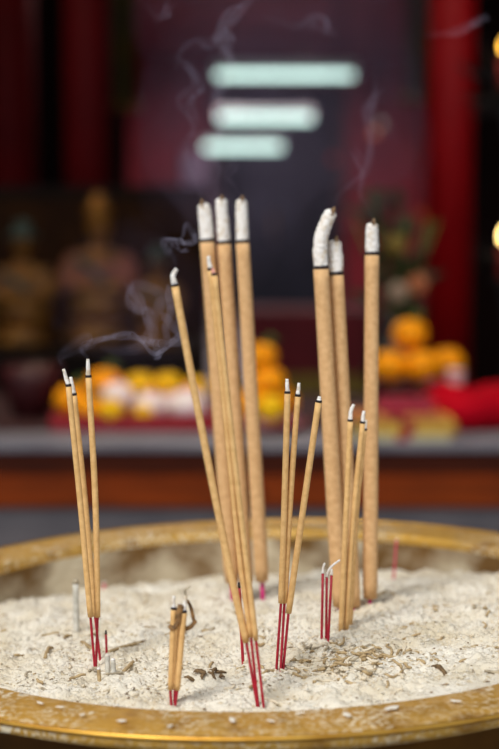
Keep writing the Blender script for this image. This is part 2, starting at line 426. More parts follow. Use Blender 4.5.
scr = mat('screen_brown', (60, 36, 16), .8, spec=.1, rgb2=(40, 24, 16), nscale=9)
zs = at(0, 196, SY + .48).z
obj('panel', bx(-hw, hw, 0, .03, 0, zs), scr, t, False)
obj('screen_frame', box(box(box(bmesh.new(), -hw - .03, -hw, -.01, .04, 0, zs + .03), hw, hw + .03, -.01, .04, 0, zs + .03), -hw, hw, -.01, .04, zs, zs + .03), ebony, t, False)
gilt = mat('old_gilt', (170, 116, 40), .5, .3, rgb2=(110, 70, 26), nscale=22)
robe_p = mat('faded_pink_robe', (150, 84, 70), .7, rgb2=(120, 76, 50), nscale=18)
robe_b = mat('brown_robe', (132, 90, 34), .65, rgb2=(96, 60, 26), nscale=18)
teal = mat('teal_paint', (50, 74, 70), .6)
def statue(px, hpx, Y, robe, lab, hat):
    c = at(px, 345, Y); s = hpx / F * Y
    t = thing('gilded_statue', (c.x, Y, za), lab, 'statue', 'gilded statues on the side altar')
    obj('lotus_base', lathe(bmesh.new(), [(0, 0), (.24 * s, 0), (.25 * s, .05 * s), (.21 * s, .09 * s), (.24 * s, .13 * s), (0, .14 * s)], 28), gilt, t)
    bm = bmesh.new()
    ball(bm, (0, 0, .24 * s), .15 * s, 3, (1.45, 1.1, .75))           # folded legs
    ball(bm, (0, 0, .42 * s), .15 * s, 3, (.95, .75, 1.5))            # trunk
    ball(bm, (0, 0, .57 * s), .10 * s, 3, (1.65, .8, .7))             # shoulders
    tube(bm, [(0, 0, .6 * s), (0, 0, .72 * s)], .045 * s, 12)
    ball(bm, (0, -.005, .77 * s), .085 * s, 3, (.88, .95, 1.15))      # head
    ball(bm, (0, -.09 * s, .765 * s), .018 * s, 2, (.8, 1, 1.5))      # nose
    for k in (-1, 1):
        ball(bm, (k * .08 * s, 0, .77 * s), .02 * s, 2, (.6, .8, 1.8))  # ears
        tube(bm, spline([(k * .155 * s, 0, .575 * s), (k * .21 * s, -.03 * s, .44 * s), (k * .13 * s, -.15 * s, .37 * s), (k * .03 * s, -.18 * s, .37 * s)], 6), [.05 * s - .0008 * s * i for i in range(19)], 10)
    o = obj('body', bm, gilt, t)
    md = o.modifiers.new('join', 'REMESH'); md.mode = 'VOXEL'; md.voxel_size = .012 * s / .4; md.use_smooth_shade = True
    bm = bmesh.new()
    ball(bm, (0, .01 * s, .40 * s), .16 * s, 3, (1.06, .82, 1.42))
    for k in (-1, 1): tube(bm, spline([(k * .15 * s, 0, .59 * s), (k * .22 * s, -.02 * s, .44 * s), (k * .15 * s, -.12 * s, .36 * s)], 6), [.055 * s + .0016 * s * i for i in range(13)], 10)
    o = obj('robe', bm, robe, t); md = o.modifiers.new('join', 'REMESH'); md.mode = 'VOXEL'; md.voxel_size = .012 * s / .4; md.use_smooth_shade = True
    if hat == 'crown': obj('crown', lathe(bmesh.new(), [(0, .82 * s), (.085 * s, .82 * s), (.1 * s, .88 * s), (.06 * s, .93 * s), (.04 * s, .98 * s), (0, s)], 16), gilt, t)
    else: obj('crown', lathe(bmesh.new(), [(0, .83 * s), (.13 * s, .83 * s), (.13 * s, .85 * s), (.07 * s, .87 * s), (.06 * s, .95 * s), (0, .97 * s)], 16), teal, t)
    obj('sash', tube(bmesh.new(), spline([(-.14 * s, -.09 * s, .56 * s), (0, -.135 * s, .45 * s), (.12 * s, -.12 * s, .33 * s)], 6), .014 * s, 8, flat=(1.6, .6)), teal, t)
statue(24, 128, SY + .04, robe_b, 'brown robed seated statue, leftmost of the gilded three', 'hat')
statue(100, 150, SY + .1, robe_p, 'pink robed seated statue with tall gilt crown, middle of the three', 'crown')
statue(158, 104, SY - .02, robe_b, 'smaller seated statue nearest the leaning incense stick', 'hat')

# dark panels added to black out the lit far wall beside the columns
backdrop_m = mat('backdrop_dark', (26, 10, 9), .8, spec=.1, rgb2=(22, 10, 9), nscale=5, stretch=(4, 4, 1))
for x0, x1, Y, lab in ((-90, 128, 7.6, 'added dark panel blacking out the gaps behind the left columns'), (466, 600, 6.4, 'added dark panel blacking out the hall right of the bright red column')):
    a = at(x0, 300, Y); b = at(x1, 300, Y); hw = (b.x - a.x) / 2
    t = thing('dark_backdrop', ((a.x + b.x) / 2, Y, 0), lab, 'partition')
    obj('panel', bx(-hw, hw, 0, .04, 0, HZ - .01), backdrop_m, t, False)
    obj('bottom_rail', bx(-hw, hw, -.02, 0, .0, .18), ebony, t, False)
    obj('middle_rail', bx(-hw, hw, -.02, 0, 1.0, 1.12), ebony, t, False)
# hanging banners
def banner(px, wpx, y0, y1, Y, m, lab):
    c = at(px, y0, Y); hw = wpx / F * Y / 2; zl = at(px, y1, Y).z
    t = thing('hanging_banner', (c.x, Y, zl), lab, 'banner', None)
    top = HZ - zl
    bm = bmesh.new(); n = 30
    pr = [[], []]
    for i in range(n + 1):
        x = -hw + 2 * hw * i / n; yy = .015 * math.sin(i * 1.3)
        for s, q in ((0, -.002), (1, .002)):
            pr[s].append((bm.verts.new((x, yy + q, .03)), bm.verts.new((x, yy + q, top))))
    for i in range(n):
        for s in (0, 1): bm.faces.new((pr[s][i][0], pr[s][i + 1][0], pr[s][i + 1][1], pr[s][i][1]))
        bm.faces.new((pr[0][i][0], pr[1][i][0], pr[1][i + 1][0], pr[0][i + 1][0]))
    obj('cloth', bm, m, t)
    obj('bottom_rod', tube(bmesh.new(), [(-hw - .02, 0, .02), (hw + .02, 0, .02)], .014, 10), mat('dull_brass', (120, 90, 40), .4, .8), t)
banner(124, 22, 0, 112, 6.0, mat('olive_silk', (120, 100, 40), .6, rgb2=(84, 84, 60), nscale=6), 'olive gold hanging banner beside the dark red column at upper left')
banner(419, 26, 0, 104, 6.0, mat('green_gold_silk', (104, 88, 48), .6, rgb2=(84, 66, 44), nscale=6), 'dull green gold hanging banner beside the bright red column at upper right')

# flowers in a vase behind the right oranges
c = at(394, 384, 3.5)
t = thing('flower_vase', (c.x, 3.48, TT), 'dark vase of olive leaves with pale blooms behind the right oranges', 'vase')
obj('vase_body', lathe(bmesh.new(), [(0, 0), (.05, 0), (.075, .07), (.06, .14), (.03, .18), (.042, .2), (.036, .2), (.024, .18), (0, .03)], 28), mat('dark_glaze', (30, 26, 24), .3), t)
bm = bmesh.new()
for k in range(36):
    a0 = random.random() * 2 * PI; rr = random.uniform(.02, .14); zz = random.uniform(.22, .5)
    p0 = Vector((.3 * rr * math.cos(a0), .3 * rr * math.sin(a0), zz - .06)); p1 = Vector((rr * math.cos(a0), .6 * rr * math.sin(a0), zz))
    tube(bm, [p0, (p0 + p1) / 2 + Vector((0, 0, .02)), p1], [.003, .016, .002], 6, flat=(1, .18))
obj('foliage', bm, mat('olive_leaf', (58, 52, 18), .6, rgb2=(42, 38, 14), nscale=9), t)
bm = bmesh.new()
for k in range(9):
    a0 = k * .7; tube(bm, [(0, 0, .15), (.05 * math.cos(a0), .03 * math.sin(a0), .3), (.1 * math.cos(a0), .05 * math.sin(a0), .42)], .003, 6)
obj('stems', bm, leaf_m, t)
for px, py, m in ((398, 292, mat('dull_bloom', (150, 130, 110), .6)), (418, 284, mat('peach_bloom', (170, 100, 60), .6)), (396, 244, mat('olive_bloom', (120, 100, 30), .6))):
    q = at(px, py, 3.42) - Vector((c.x, 3.48, TT))
    bm = bmesh.new()
    for k in range(8):
        a0 = k * PI / 4
        ball(bm, q + Vector((.014 * math.cos(a0), 0, .014 * math.sin(a0))), .011, 2, (1, .5, 1))
    ball(bm, q + Vector((0, -.004, 0)), .009, 2); obj('bloom', bm, m, t)

# small hanging lamps deep in the hall
def lampx(px, py, Y, rpx, rgb, st, lab):
    c = at(px, py, Y); r = rpx / F * Y
    t = thing('pendant_lamp', (c.x, c.y, c.z), lab, 'lamp', 'small pendant lamps deep in the hall')
    obj('bulb', ball(bmesh.new(), (0, 0, 0), r, 3), emit('glow_%d' % len(bpy.data.materials), rgb, st), t)
    obj('cap', lathe(bmesh.new(), [(0, r * .8), (r * .7, r * .8), (r * .5, r * 1.5), (0, r * 1.6)], 16), mat('dull_brass', (120, 90, 40), .4, .8), t)
    obj('cord', tube(bmesh.new(), [(0, 0, r * 1.5), (0, 0, HZ - c.z)], .004, 6), ebony, t)
lampx(374, 133, 9.0, 3, (230, 120, 80), .9, 'orange pendant lamp right of the three tube lights')
lampx(381, 124, 9.6, 3, (190, 190, 180), .7, 'whitish pendant lamp overlapping the orange one')
lampx(333, 159, 10, 3, (190, 40, 20), .5, 'dim red pendant lamp below the tube lights')
lampx(345, 215, 10, 3, (120, 40, 20), .4, 'very dim red pendant lamp above the bent thick incense stick')
lampx(422, 215, 7.5, 3, (210, 90, 30), .6, 'orange pendant lamp left of the bright red column')
lampx(411, 157, 9, 3, (140, 30, 20), .4, 'faint red pendant lamp above the orange one by the column')

# candelabra at the right edge
iron = mat('black_iron', (26, 28, 32), .5, .3, rgb2=(34, 30, 26), nscale=12)
CY = 3.95
c = at(512, 300, CY)
t = thing('candelabra', (c.x, CY, 0), 'black iron candelabra with leaf ornaments and lit candles at right edge', 'candelabra')
ztop = at(0, 100, CY).z
obj('pole', lathe(bmesh.new(), [(0, 0), (.16, 0), (.15, .03), (.03, .07), (.02, .2), (.018, ztop), (0, ztop + .04)], 24), iron, t)
wax = mat('red_wax', (160, 30, 20), .5)
for px, py, fl in ((504, 47, .6), (504, 236, .75)):
    q = at(px, py, CY) - Vector((c.x, CY, 0))
    arm = obj('arm', tube(bmesh.new(), spline([(0, 0, q.z - .2), (q.x * .5, 0, q.z - .24), (q.x, 0, q.z - .13)], 8), .008, 8), iron, t)
    obj('cup', lathe(bmesh.new(), [(0, q.z - .13), (.026, q.z - .125), (.032, q.z - .11), (0, q.z - .112)], 20, (q.x, 0, 0)), iron, arm)
    cd = obj('candle', lathe(bmesh.new(), [(0, q.z - .112), (.013, q.z - .112), (.013, q.z - .03), (0, q.z - .028)], 20, (q.x, 0, 0)), wax, t)
    obj('flame', lathe(bmesh.new(), [(0, q.z - .026 * fl), (.009 * fl, q.z - .012 * fl), (.010 * fl, q.z), (.006 * fl, q.z + .018 * fl), (0, q.z + .034 * fl)], 16, (q.x, 0, 0)), emit('candle_flame_%d' % px, (255, 186, 70) if py < 100 else (255, 214, 130), 9 if py < 100 else 14), cd)
for (px, py, ex, ey, wd) in ((455, 62, 492, 84, 10), (462, 98, 498, 104, 14), (470, 115, 500, 110, 9), (478, 30, 500, 90, 7), (476, 250, 505, 262, 9)):
    p0 = at(px, py, CY) - Vector((c.x, CY, 0)); p1 = at(ex, ey, CY) - Vector((c.x, CY, 0)); ww = wd / F * CY
    tip = Vector((0, 0, p1.z))
    obj('leaf_ornament', tube(bmesh.new(), [p0, p0.lerp(p1, .35) + Vector((0, .01, 0)), p0.lerp(p1, .7), p1, tip], [.002, ww * .7, ww, .008, .006], 12, flat=(.35, 1)), iron, t)

# ------------------------------------------------------------------ censer
def brass_mat():
    m = bpy.data.materials.new('dusty_brass'); m.use_nodes = True; nt = m.node_tree; b = nt.nodes['Principled BSDF']
    tc = nt.nodes.new('ShaderNodeTexCoord')
    def nz(s, d, o='Fac'):
        n = nt.nodes.new('ShaderNodeTexNoise'); n.inputs['Scale'].default_value = s; n.inputs['Detail'].default_value = d
        nt.links.new(tc.outputs['Object'], n.inputs['Vector']); return n.outputs[o]
    def ramp(src, stops):
        r = nt.nodes.new('ShaderNodeValToRGB')
        while len(r.color_ramp.elements) < len(stops): r.color_ramp.elements.new(.5)
        for e, (p, c) in zip(r.color_ramp.elements, stops): e.position = p; e.color = c
        nt.links.new(src, r.inputs[0]); return r.outputs[0]
    def math_(op, a, b2):
        n = nt.nodes.new('ShaderNodeMath'); n.operation = op; n.use_clamp = True
        for i, s in enumerate((a, b2)):
            if isinstance(s, (int, float)): n.inputs[i].default_value = s
            else: nt.links.new(s, n.inputs[i])
        return n.outputs[0]
    gold = ramp(nz(38, 5), [(.32, lin((182, 138, 50))), (.52, lin((206, 162, 74))), (.72, lin((152, 108, 36)))])
    W = (1, 1, 1, 1); K = (0, 0, 0, 1)
    # fine ash dust, in patches
    fine = ramp(nz(330, 4), [(.47, K), (.62, W)])
    patch = ramp(nz(16, 3), [(.36, K), (.62, W)])
    spots = ramp(nz(70, 2), [(.66, K), (.72, W)])
    dust = math_('ADD', math_('MULTIPLY', fine, patch), math_('MULTIPLY', spots, .8))
    mx = nt.nodes.new('ShaderNodeMix'); mx.data_type = 'RGBA'
    nt.links.new(dust, mx.inputs['Factor']); nt.links.new(gold, mx.inputs['A']); mx.inputs['B'].default_value = lin((222, 208, 178))
    nt.links.new(mx.outputs['Result'], b.inputs['Base Color'])
    nt.links.new(math_('MULTIPLY', math_('SUBTRACT', 1, dust), .6), b.inputs['Metallic'])
    nt.links.new(ramp(nz(60, 4), [(.3, (.5, .5, .5, 1)), (.7, (.72, .72, .72, 1))]), b.inputs['Roughness'])
    bp = nt.nodes.new('ShaderNodeBump'); bp.inputs['Strength'].default_value = .35; bp.inputs['Distance'].default_value = .0015
    nt.links.new(math_('ADD', nz(120, 4), dust), bp.inputs['Height']); nt.links.new(bp.outputs[0], b.inputs['Normal'])
    return m
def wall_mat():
    return mat('ash_stained_shaded_wall', (204, 190, 162), .85, 0, rgb2=(112, 82, 44), nscale=11, detail=8, contrast=(.40, .58), bump=.7, bscale=120, spec=.2, stretch=(1, 1, 1.3))  # ash stains, their brown deepened in colour to stand for shade at left
brass = brass_mat()
bead_m = mat('polished_brass', (206, 160, 72), .4, .9, rgb2=(180, 130, 50), nscale=40)
dark_br = mat('aged_brass_body', (110, 74, 26), .5, .8, rgb2=(80, 52, 20), nscale=20)
cen = thing('incense_burner', BC, 'large round brass bowl filled with ash in the foreground', 'incense burner')
cen.rotation_euler = (0, -ROLL, 0)
RO, RI = .297, .2505
RO = .2995
obj('rim', lathe(bmesh.new(), [(RI, -.012), (RI - .0006, -.005), (RI + .0005, -.0022), (RI + .003, -.0014), (.270, -.0012), (RO - .006, -.0008), (RO - .002, -.003), (RO - .002, -.008), (.27, -.02), (RI, -.012)], 256), brass, cen)
obj('outer_bead', lathe(bmesh.new(), [(RO - .0016 + .0017 * math.cos(a * PI / 6), -.0018 + .0017 * math.sin(a * PI / 6)) for a in range(13)], 256), bead_m, cen)
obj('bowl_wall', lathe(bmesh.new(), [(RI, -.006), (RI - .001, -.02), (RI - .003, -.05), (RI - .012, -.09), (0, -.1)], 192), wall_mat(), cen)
obj('bowl_body', lathe(bmesh.new(), [(RI + .018, -.013), (.262, -.03), (.258, -.05), (.268, -.08), (.272, -.12), (.25, -.18), (.18, -.235), (.12, -.25), (0, -.25)], 192), dark_br, cen)
obj('foot', lathe(bmesh.new(), [(0, -.245), (.13, -.245), (.125, -.27), (.15, -.3), (0, -.3)], 96), dark_br, cen)
for k in range(3):
    a0 = k * 2 * PI / 3 + PI / 6
    d0 = Vector((math.cos(a0), math.sin(a0), 0))
    obj('leg', tube(bmesh.new(), spline([d0 * .15 + Vector((0, 0, -.22)), d0 * .21 + Vector((0, 0, -.27)), d0 * .19 + Vector((0, 0, -.33)), d0 * .2 + Vector((0, 0, -.392))], 8), [.03] * 9 + [.024] * 8 + [.028] * 8, 16), dark_br, cen)
t = thing('stone_pedestal', (BC.x, BC.y, 0), 'stone pedestal carrying the brass bowl', 'pedestal')
pz = RIMZ - .426
obj('shaft', bx(-.24, .24, -.24, .24, .08, pz - .05, bevel=.01), stone, t, False)
obj('top_slab', bx(-.29, .29, -.29, .29, pz - .05, pz, bevel=.008), stone, t, False)
obj('foot_slab', bx(-.3, .3, -.3, .3, 0, .08, bevel=.008), stone, t, False)

# ------------------------------------------------------------------ ash
def ash_mat():
    m = bpy.data.materials.new('incense_ash'); m.use_nodes = True; nt = m.node_tree; b = nt.nodes['Principled BSDF']
    b.inputs['Roughness'].default_value = .95; b.inputs['Specular IOR Level'].default_value = .1
    tc = nt.nodes.new('ShaderNodeTexCoord')
    def nz(s, d):
        n = nt.nodes.new('ShaderNodeTexNoise'); n.inputs['Scale'].default_value = s; n.inputs['Detail'].default_value = d
        nt.links.new(tc.outputs['Object'], n.inputs['Vector']); return n.outputs['Fac']
    def mix(f, a, bb):
        x = nt.nodes.new('ShaderNodeMix'); x.data_type = 'RGBA'; nt.links.new(f, x.inputs['Factor'])
        for s, v in (('A', a), ('B', bb)):
            if isinstance(v, tuple): x.inputs[s].default_value = v
            else: nt.links.new(v, x.inputs[s])
        return x.outputs['Result']
    def ramp(src, p0, p1):
        r = nt.nodes.new('ShaderNodeValToRGB'); r.color_ramp.elements[0].position = p0; r.color_ramp.elements[1].position = p1
        nt.links.new(src, r.inputs[0]); return r.outputs[0]
    base = mix(ramp(nz(22, 4), .38, .68), lin((228, 221, 205)), lin((208, 195, 168)))
    base = mix(ramp(nz(260, 3), .58, .72), base, lin((200, 184, 158)))
    base = mix(ramp(nz(520, 2), .68, .76), base, lin((140, 124, 104)))
    nt.links.new(base, b.inputs['Base Color'])
    bp = nt.nodes.new('ShaderNodeBump'); bp.inputs['Strength'].default_value = .9; bp.inputs['Distance'].default_value = .0012
    nt.links.new(nz(620, 5), bp.inputs['Height']); nt.links.new(bp.outputs[0], b.inputs['Normal'])
    return m
ash_m = ash_mat()
bm = bmesh.new(); RA = .2455
NR, NA = 270, 1000
prev = None
ctr = bm.verts.new((BC.x, BC.y, ash_z(BC.x, BC.y)))
for i in range(1, NR + 1):
    r = RA * i / NR; ring = []
    for k in range(NA):
        a0 = 2 * PI * k / NA; x = BC.x + r * math.cos(a0); y = BC.y + r * math.sin(a0)
        z = ash_z(x, y)
        ring.append(bm.verts.new((x, y, z)))
    for k in range(NA):
        k2 = (k + 1) % NA
        if prev: bm.faces.new((prev[k], ring[k], ring[k2], prev[k2]))
        else: bm.faces.new((ctr, ring[k], ring[k2]))
    prev = ring
low = [bm.verts.new((v.co.x, v.co.y, .845)) for v in prev]
for k in range(NA): bm.faces.new((prev[k], low[k], low[(k + 1) % NA], prev[(k + 1) % NA]))
bm.faces.new(low[::-1])
tag(obj('ash_bed', bm, ash_m), 'uneven bed of pale incense ash filling the brass bowl', 'ash', kind='stuff')
# fine crumbs and flakes: nobody could count them
def inside(x, y, m=.006): return math.hypot(x - BC.x, y - BC.y) < RA - m
bm = bmesh.new()
n = 0
while n < 14000:
    a0 = random.random() * 2 * PI; r = RA * math.sqrt(random.random())
    x = BC.x + r * math.cos(a0); y = BC.y + r * math.sin(a0)
    if not inside(x, y, .003) or noise.noise(Vector((x * 30, y * 30, 4))) < random.uniform(-.5, .35): continue
    s = random.uniform(.0005, .0013); el = random.uniform(.8, 2.6)
    M = Matrix.Translation((x, y, ash_z(x, y) + s * .25)) @ Matrix.Rotation(random.random() * 6.28, 4, 'Z') @ Matrix.Rotation(random.uniform(-.5, .5), 4, 'X') @ Matrix.Diagonal((s * el, s * .8, s * random.uniform(.3, .7), 1))
    vs = [bm.verts.new(M @ Vector(p)) for p in ((1, 0, 0), (-1, 0, 0), (0, 1, 0), (0, -1, 0), (0, 0, 1), (0, 0, -1))]
    mi = random.choices((0, 1, 2), (14, 5, 1))[0]
    for f in ((0, 2, 4), (2, 1, 4), (1, 3, 4), (3, 0, 4), (2, 0, 5), (1, 2, 5), (3, 1, 5), (0, 3, 5)):
        fc = bm.faces.new([vs[q] for q in f]); fc.material_index = mi
    n += 1
crumb = [mat('pale_ash', (224, 217, 202), .95, spec=.1), mat('beige_ash', (200, 184, 154), .95, spec=.1), mat('dark_crumb', (136, 114, 90), .95, spec=.1)]
tag(obj('ash_crumbs', bm, crumb, smooth=False), 'countless tiny flakes and crumbs strewn over the ash bed', 'crumbs', kind='stuff')
# curls of fallen ash, individually
curl_me = []
for k in range(7):
    L = (.007, .009, .006, .011, .008, .013, .005)[k]; bend = (.2, .5, .9, .3, .7, .15, .4)[k]
    pts = []
    for i in range(9):
        u = i / 8 - .5; pts.append((u * L, bend * L * (u * u - .08) * 1.6, .0004 * math.sin(i)))
    bm = bmesh.new(); rr = (.0010, .0009, .0011, .0010, .0008, .0009, .0012)[k]
    tube(bm, pts, [rr * (1 - .25 * abs(i - 4) / 4) for i in range(9)], 8, jitter=.25, jfreq=900, seed=k)
    me = bpy.data.meshes.new('ash_curl'); bm.to_mesh(me); bm.free()
    me.polygons.foreach_set('use_smooth', [True] * len(me.polygons)); curl_me.append(me)
curl_m = [mat('tan_ash', (190, 166, 126), .9, spec=.1, rgb2=(158, 134, 98), nscale=300), mat('cream_ash', (220, 207, 182), .9, spec=.1), mat('grey_ash', (150, 138, 118), .9, spec=.1, rgb2=(190, 176, 150), nscale=300)]
lib = {}
for i, me in enumerate(curl_me):
    for j, m in enumerate(curl_m):
        c = me.copy(); c.materials.append(m); lib[i, j] = c
def curl(x, y, lab, grp, wts=(5, 4, 2), long=False):
    o = bpy.data.objects.new('ash_curl', lib[random.choice((3, 5, 1)) if long else random.randrange(7), random.choices((0, 1, 2), wts)[0]])
    COL.objects.link(o)
    o.location = (x, y, ash_z(x, y) + .0006)
    o.rotation_euler = (random.uniform(-.25, .25), random.uniform(-.3, .3), random.random() * 6.28)
    tag(o, lab, 'ash', grp)
hp = on_ash(347, 662)
n = 0
while n < 170:
    x = random.gauss(hp.x, .025); y = random.gauss(hp.y, .024)
    if not inside(x, y): continue
    curl(x, y, 'short tan curl of fallen ash heaped before the red stubs at centre right', 'ash curls in the heap', (6, 3, 2)); n += 1
def scatter(n, x0, x1, lab, grp):
    k = 0
    while k < n:
        q = on_ash(random.uniform(x0, x1), random.uniform(592, 704))
        if not inside(q.x, q.y): continue
        curl(q.x, q.y, lab, grp); k += 1
scatter(34, 0, 130, 'stray curl of fallen ash lying around the left trio of incense', 'stray ash curls at left')
scatter(38, 130, 290, 'stray curl of fallen ash lying in the middle of the ash bed', 'stray ash curls at middle')
scatter(34, 390, 499, 'stray curl of fallen ash lying on the right part of the ash bed', 'stray ash curls at right')
# clumps of ash spilled on the rim
clump_me = []
for k in range(3):
    bm = bmesh.new(); ball(bm, (0, 0, 0), 1, 3, (1, .8, .35))
    for v in bm.verts: v.co *= 1 + .35 * noise.noise(v.co * 1.7 + Vector((k * 5, 0, 0))) + .15 * noise.noise(v.co * 5)
    me = bpy.data.meshes.new('ash_clump'); bm.to_mesh(me); bm.free(); me.materials.append(crumb[0]); clump_me.append(me)
def on_rim(px, py):
    r = ray(px, py); t = (RIMZ - CAM.z) / r.z
    for _ in range(4):
        p = CAM + r * t; t = (RIMZ + math.tan(ROLL) * (p.x - BC.x) - CAM.z) / r.z
    return CAM + r * t
for k, (px, py, s) in enumerate(((122, 722, .0035), (232, 721, .0042), (300, 714, .0028), (347, 716, .0045), (392, 709, .0055), (40, 704, .003), (82, 716, .0026), (271, 722, .003), (170, 727, .0025), (455, 702, .004), (20, 692, .003), (60, 708, .0028))):
    q = on_rim(px, py)
    o = bpy.data.objects.new('ash_clump', clump_me[k % 3]); COL.objects.link(o)
    o.location = (q.x, q.y, RIMZ + math.tan(ROLL) * (q.x - BC.x) + .0008); o.scale = (s * .85, s * .5, s * .32); o.rotation_euler = (0, 0, k * 1.7)
    tag(o, 'white clump of ash spilled on the front brass rim', 'ash', 'ash clumps on the rim')

# ------------------------------------------------------------------ incense sticks
tan_thick = mat('thick_incense_paste', (220, 178, 128), .8, rgb2=(204, 160, 110), nscale=260, bump=.25, bscale=700, spec=.2)
tan_thin = mat('thin_incense_paste', (226, 184, 124), .75, rgb2=(210, 166, 106), nscale=300, bump=.15, bscale=900, spec=.25)
ash_tip = mat('burnt_ash_tip', (240, 235, 228), .95, rgb2=(206, 188, 160), nscale=190, contrast=(.5, .72), bump=.6, bscale=500, spec=.1)
char = mat('charred_ring', (34, 22, 22), .8)
char_core = mat('charred_core', (150, 120, 86), .9, rgb2=(66, 44, 30), nscale=260)
red_st = mat('red_bamboo', (178, 18, 44), .55, rgb2=(150, 12, 36), nscale=120)
mag_st = mat('magenta_bamboo', (196, 16, 110), .55)
ember = mat('pink_ash', (226, 160, 140), .9)
def pathpx(pts, y):
    """pixel waypoints; y = depth or list of depths"""
    return [at(p[0], p[1], y[i] if isinstance(y, (list, tuple)) else y) for i, p in enumerate(pts)]
def thick(ring, bot, stem_end, tips, lab, r=.0056, depth_add=0, hollow=True, grp='thick incense sticks', seed=0):
    """ring, bot = pixel ends of the paste body; tips = ash tip waypoints above the ring"""
    base = on_ash(*stem_end)
    yd = base.y + depth_add
    t = thing('thick_incense_stick', base - Vector((0, 0, .0)), lab, 'incense stick', grp)
    P0 = at(ring[0], ring[1], yd) - base; P1 = at(bot[0], bot[1], yd) - base
    n = 24
    body = [P1.lerp(P0, i / n) for i in range(n + 1)]
    rad = [r * (1.05 - .06 * i / n) for i in range(n + 1)]; rad[0] = r * .93
    obj('paste_body', tube(bmesh.new(), body, rad, 28), tan_thick, t)
    d = (P0 - P1).normalized()
    obj('charred_band', tube(bmesh.new(), [P0 - d * .0007, P0 - d * .0003, P0 + d * .0012, P0 + d * .0018], [rad[-1] * 1.01, rad[-1] * 1.045, rad[-1] * 1.045, rad[-1] * .97], 28), char, t)
    T = spline([P0 + d * .001] + [at(p[0], p[1], yd) - base for p in tips], 12)
    m = len(T)
    rt = [r * (.93 - .14 * (i / m) ** 1.5) for i in range(m)]
    for q, f in ((-1, .45), (-2, .72), (-3, .86)): rt[q] *= f
    bm = bmesh.new(); tube(bm, T, rt, 26, jitter=.13, jfreq=420, seed=seed)
    end = T[-1]
    obj('ash_tip', bm, ash_tip, t)
    dd = (T[-1] - T[-4]).normalized()
    q = T[-4]; fr = Vector(((-.3, .1, .25, .35, .15, .2)[(seed - 1) % 6], -1, 0)).normalized()
    bm = bmesh.new()
    ball(bm, q + fr * r * .52 + dd * r * .1, r, 3, (.30, .34, .75), Vector((0, 0, 1)).rotation_difference(dd).to_matrix().to_4x4())
    tube(bm, [T[-4], T[-1] - dd * r * .15, T[-1] + dd * r * .2 + fr * r * .1], [r * .5, r * .42, r * .12], 10, jitter=.35, jfreq=800, seed=seed)
    obj('charred_core', bm, char_core, t)
    Z = -.02
    e = (P1 - base * 0)
    obj('bamboo_stem', tube(bmesh.new(), [e + d * .002, Vector((0, 0, 0)), -d * .012], .0017, 10), mag_st, t)
thick((207, 241), (232, 582), (233, 600), [(205.5, 222), (204.5, 212), (203.5, 203)], 'thick incense stick with ash tip, leftmost of the left bundle of three', r=.0058, seed=1)
thick((224, 243), (246.5, 582), (247, 600), [(223, 224), (221.5, 208), (221.5, 198)], 'thick incense stick, middle of the left bundle of three', r=.0054, depth_add=.004, seed=2)
thick((242.5, 242), (262, 581), (263, 601), [(242, 224), (241.5, 208), (241.5, 199)], 'thick incense stick with magenta foot, rightmost of the left bundle of three', r=.0053, seed=3)
thick((321, 268), (340, 606), (340, 614), [(320, 250), (322, 234), (327, 221), (332, 210)], 'thick incense stick with long ash tip bent to the right', r=.0056, seed=4)
thick((336, 274), (353, 606), (353, 612), [(336, 258), (335, 248), (335.5, 240)], 'thick incense stick with short ash tip behind the bent one', r=.0056, depth_add=.004, seed=5)
thick((372, 254), (370, 598), (370, 608), [(372, 240), (372, 230), (372.5, 223)], 'lone upright thick incense stick at right with magenta foot', r=.0053, seed=6)

def thin(tip, ring, mids, red, base_px, lab, r=.0019, depth_add=0, lean=0, grp='thin incense sticks', tipm=None, r_red=.00085, name='thin_incense_stick', has_red=True):
    """tip: waypoints of the ash tip above the ring; mids: waypoints between ring and red start"""
    base = on_ash(*base_px)
    b = base.copy(); yd = base.y + depth_add
    t = thing(name, b, lab, 'incense stick', grp)
    n = len(mids) + 2
    way = [ring] + mids + [red]
    total = max(1, base_px[1] - ring[1])
    def dep(py): return yd + lean * (base_px[1] - py) / total
    W = [at(p[0], p[1], dep(p[1])) - b for p in way]
    body = spline(W[::-1], 10)
    obj('paste_body', tube(bmesh.new(), body, [r * .9] + [r] * (len(body) - 1), 14), tan_thin, t)
    d = (body[-1] - body[-2]).normalized()
    obj('charred_band', tube(bmesh.new(), [W[0] - d * .0003, W[0] + d * .0012], [r * 1.03, r * .98], 14), char, t)
    if tip:
        T = spline([W[0] + d * .0011] + [at(p[0], p[1], dep(p[1])) - b for p in tip], 7)
        m = len(T)
        obj('ash_tip', tube(bmesh.new(), T, [r * (.8 - .3 * i / m) for i in range(m)], 12, jitter=.22, jfreq=700, seed=len(bpy.data.objects)), tipm or ash_tip, t)
    if has_red:
        e = W[-1]; db = (body[1] - body[0]).normalized()
        dn = (e - Vector((0, 0, 0))).normalized()
        obj('bamboo_stem', tube(bmesh.new(), [e + db * .004, e, Vector((0, 0, 0)), -dn * .01], r_red, 8), red_st, t)
    return t
# left trio
thin([(66, 378), (63.5, 369)], (68.5, 386), [(80, 500)], (90.5, 617), (94.8, 668), 'thin incense stick, leftmost of the left trio, ash tip leaning left')
thin([(72.5, 386), (70.5, 377)], (74, 395), [(85, 500)], (95, 616), (100.4, 661), 'thin incense stick, lowest tip of the left trio, between its neighbours')
thin([(88, 368), (88, 359)], (88.5, 377), [(95.3, 500)], (97.6, 617), (96, 666), 'thin incense stick, nearly upright, rightmost of the left trio', r=.002)
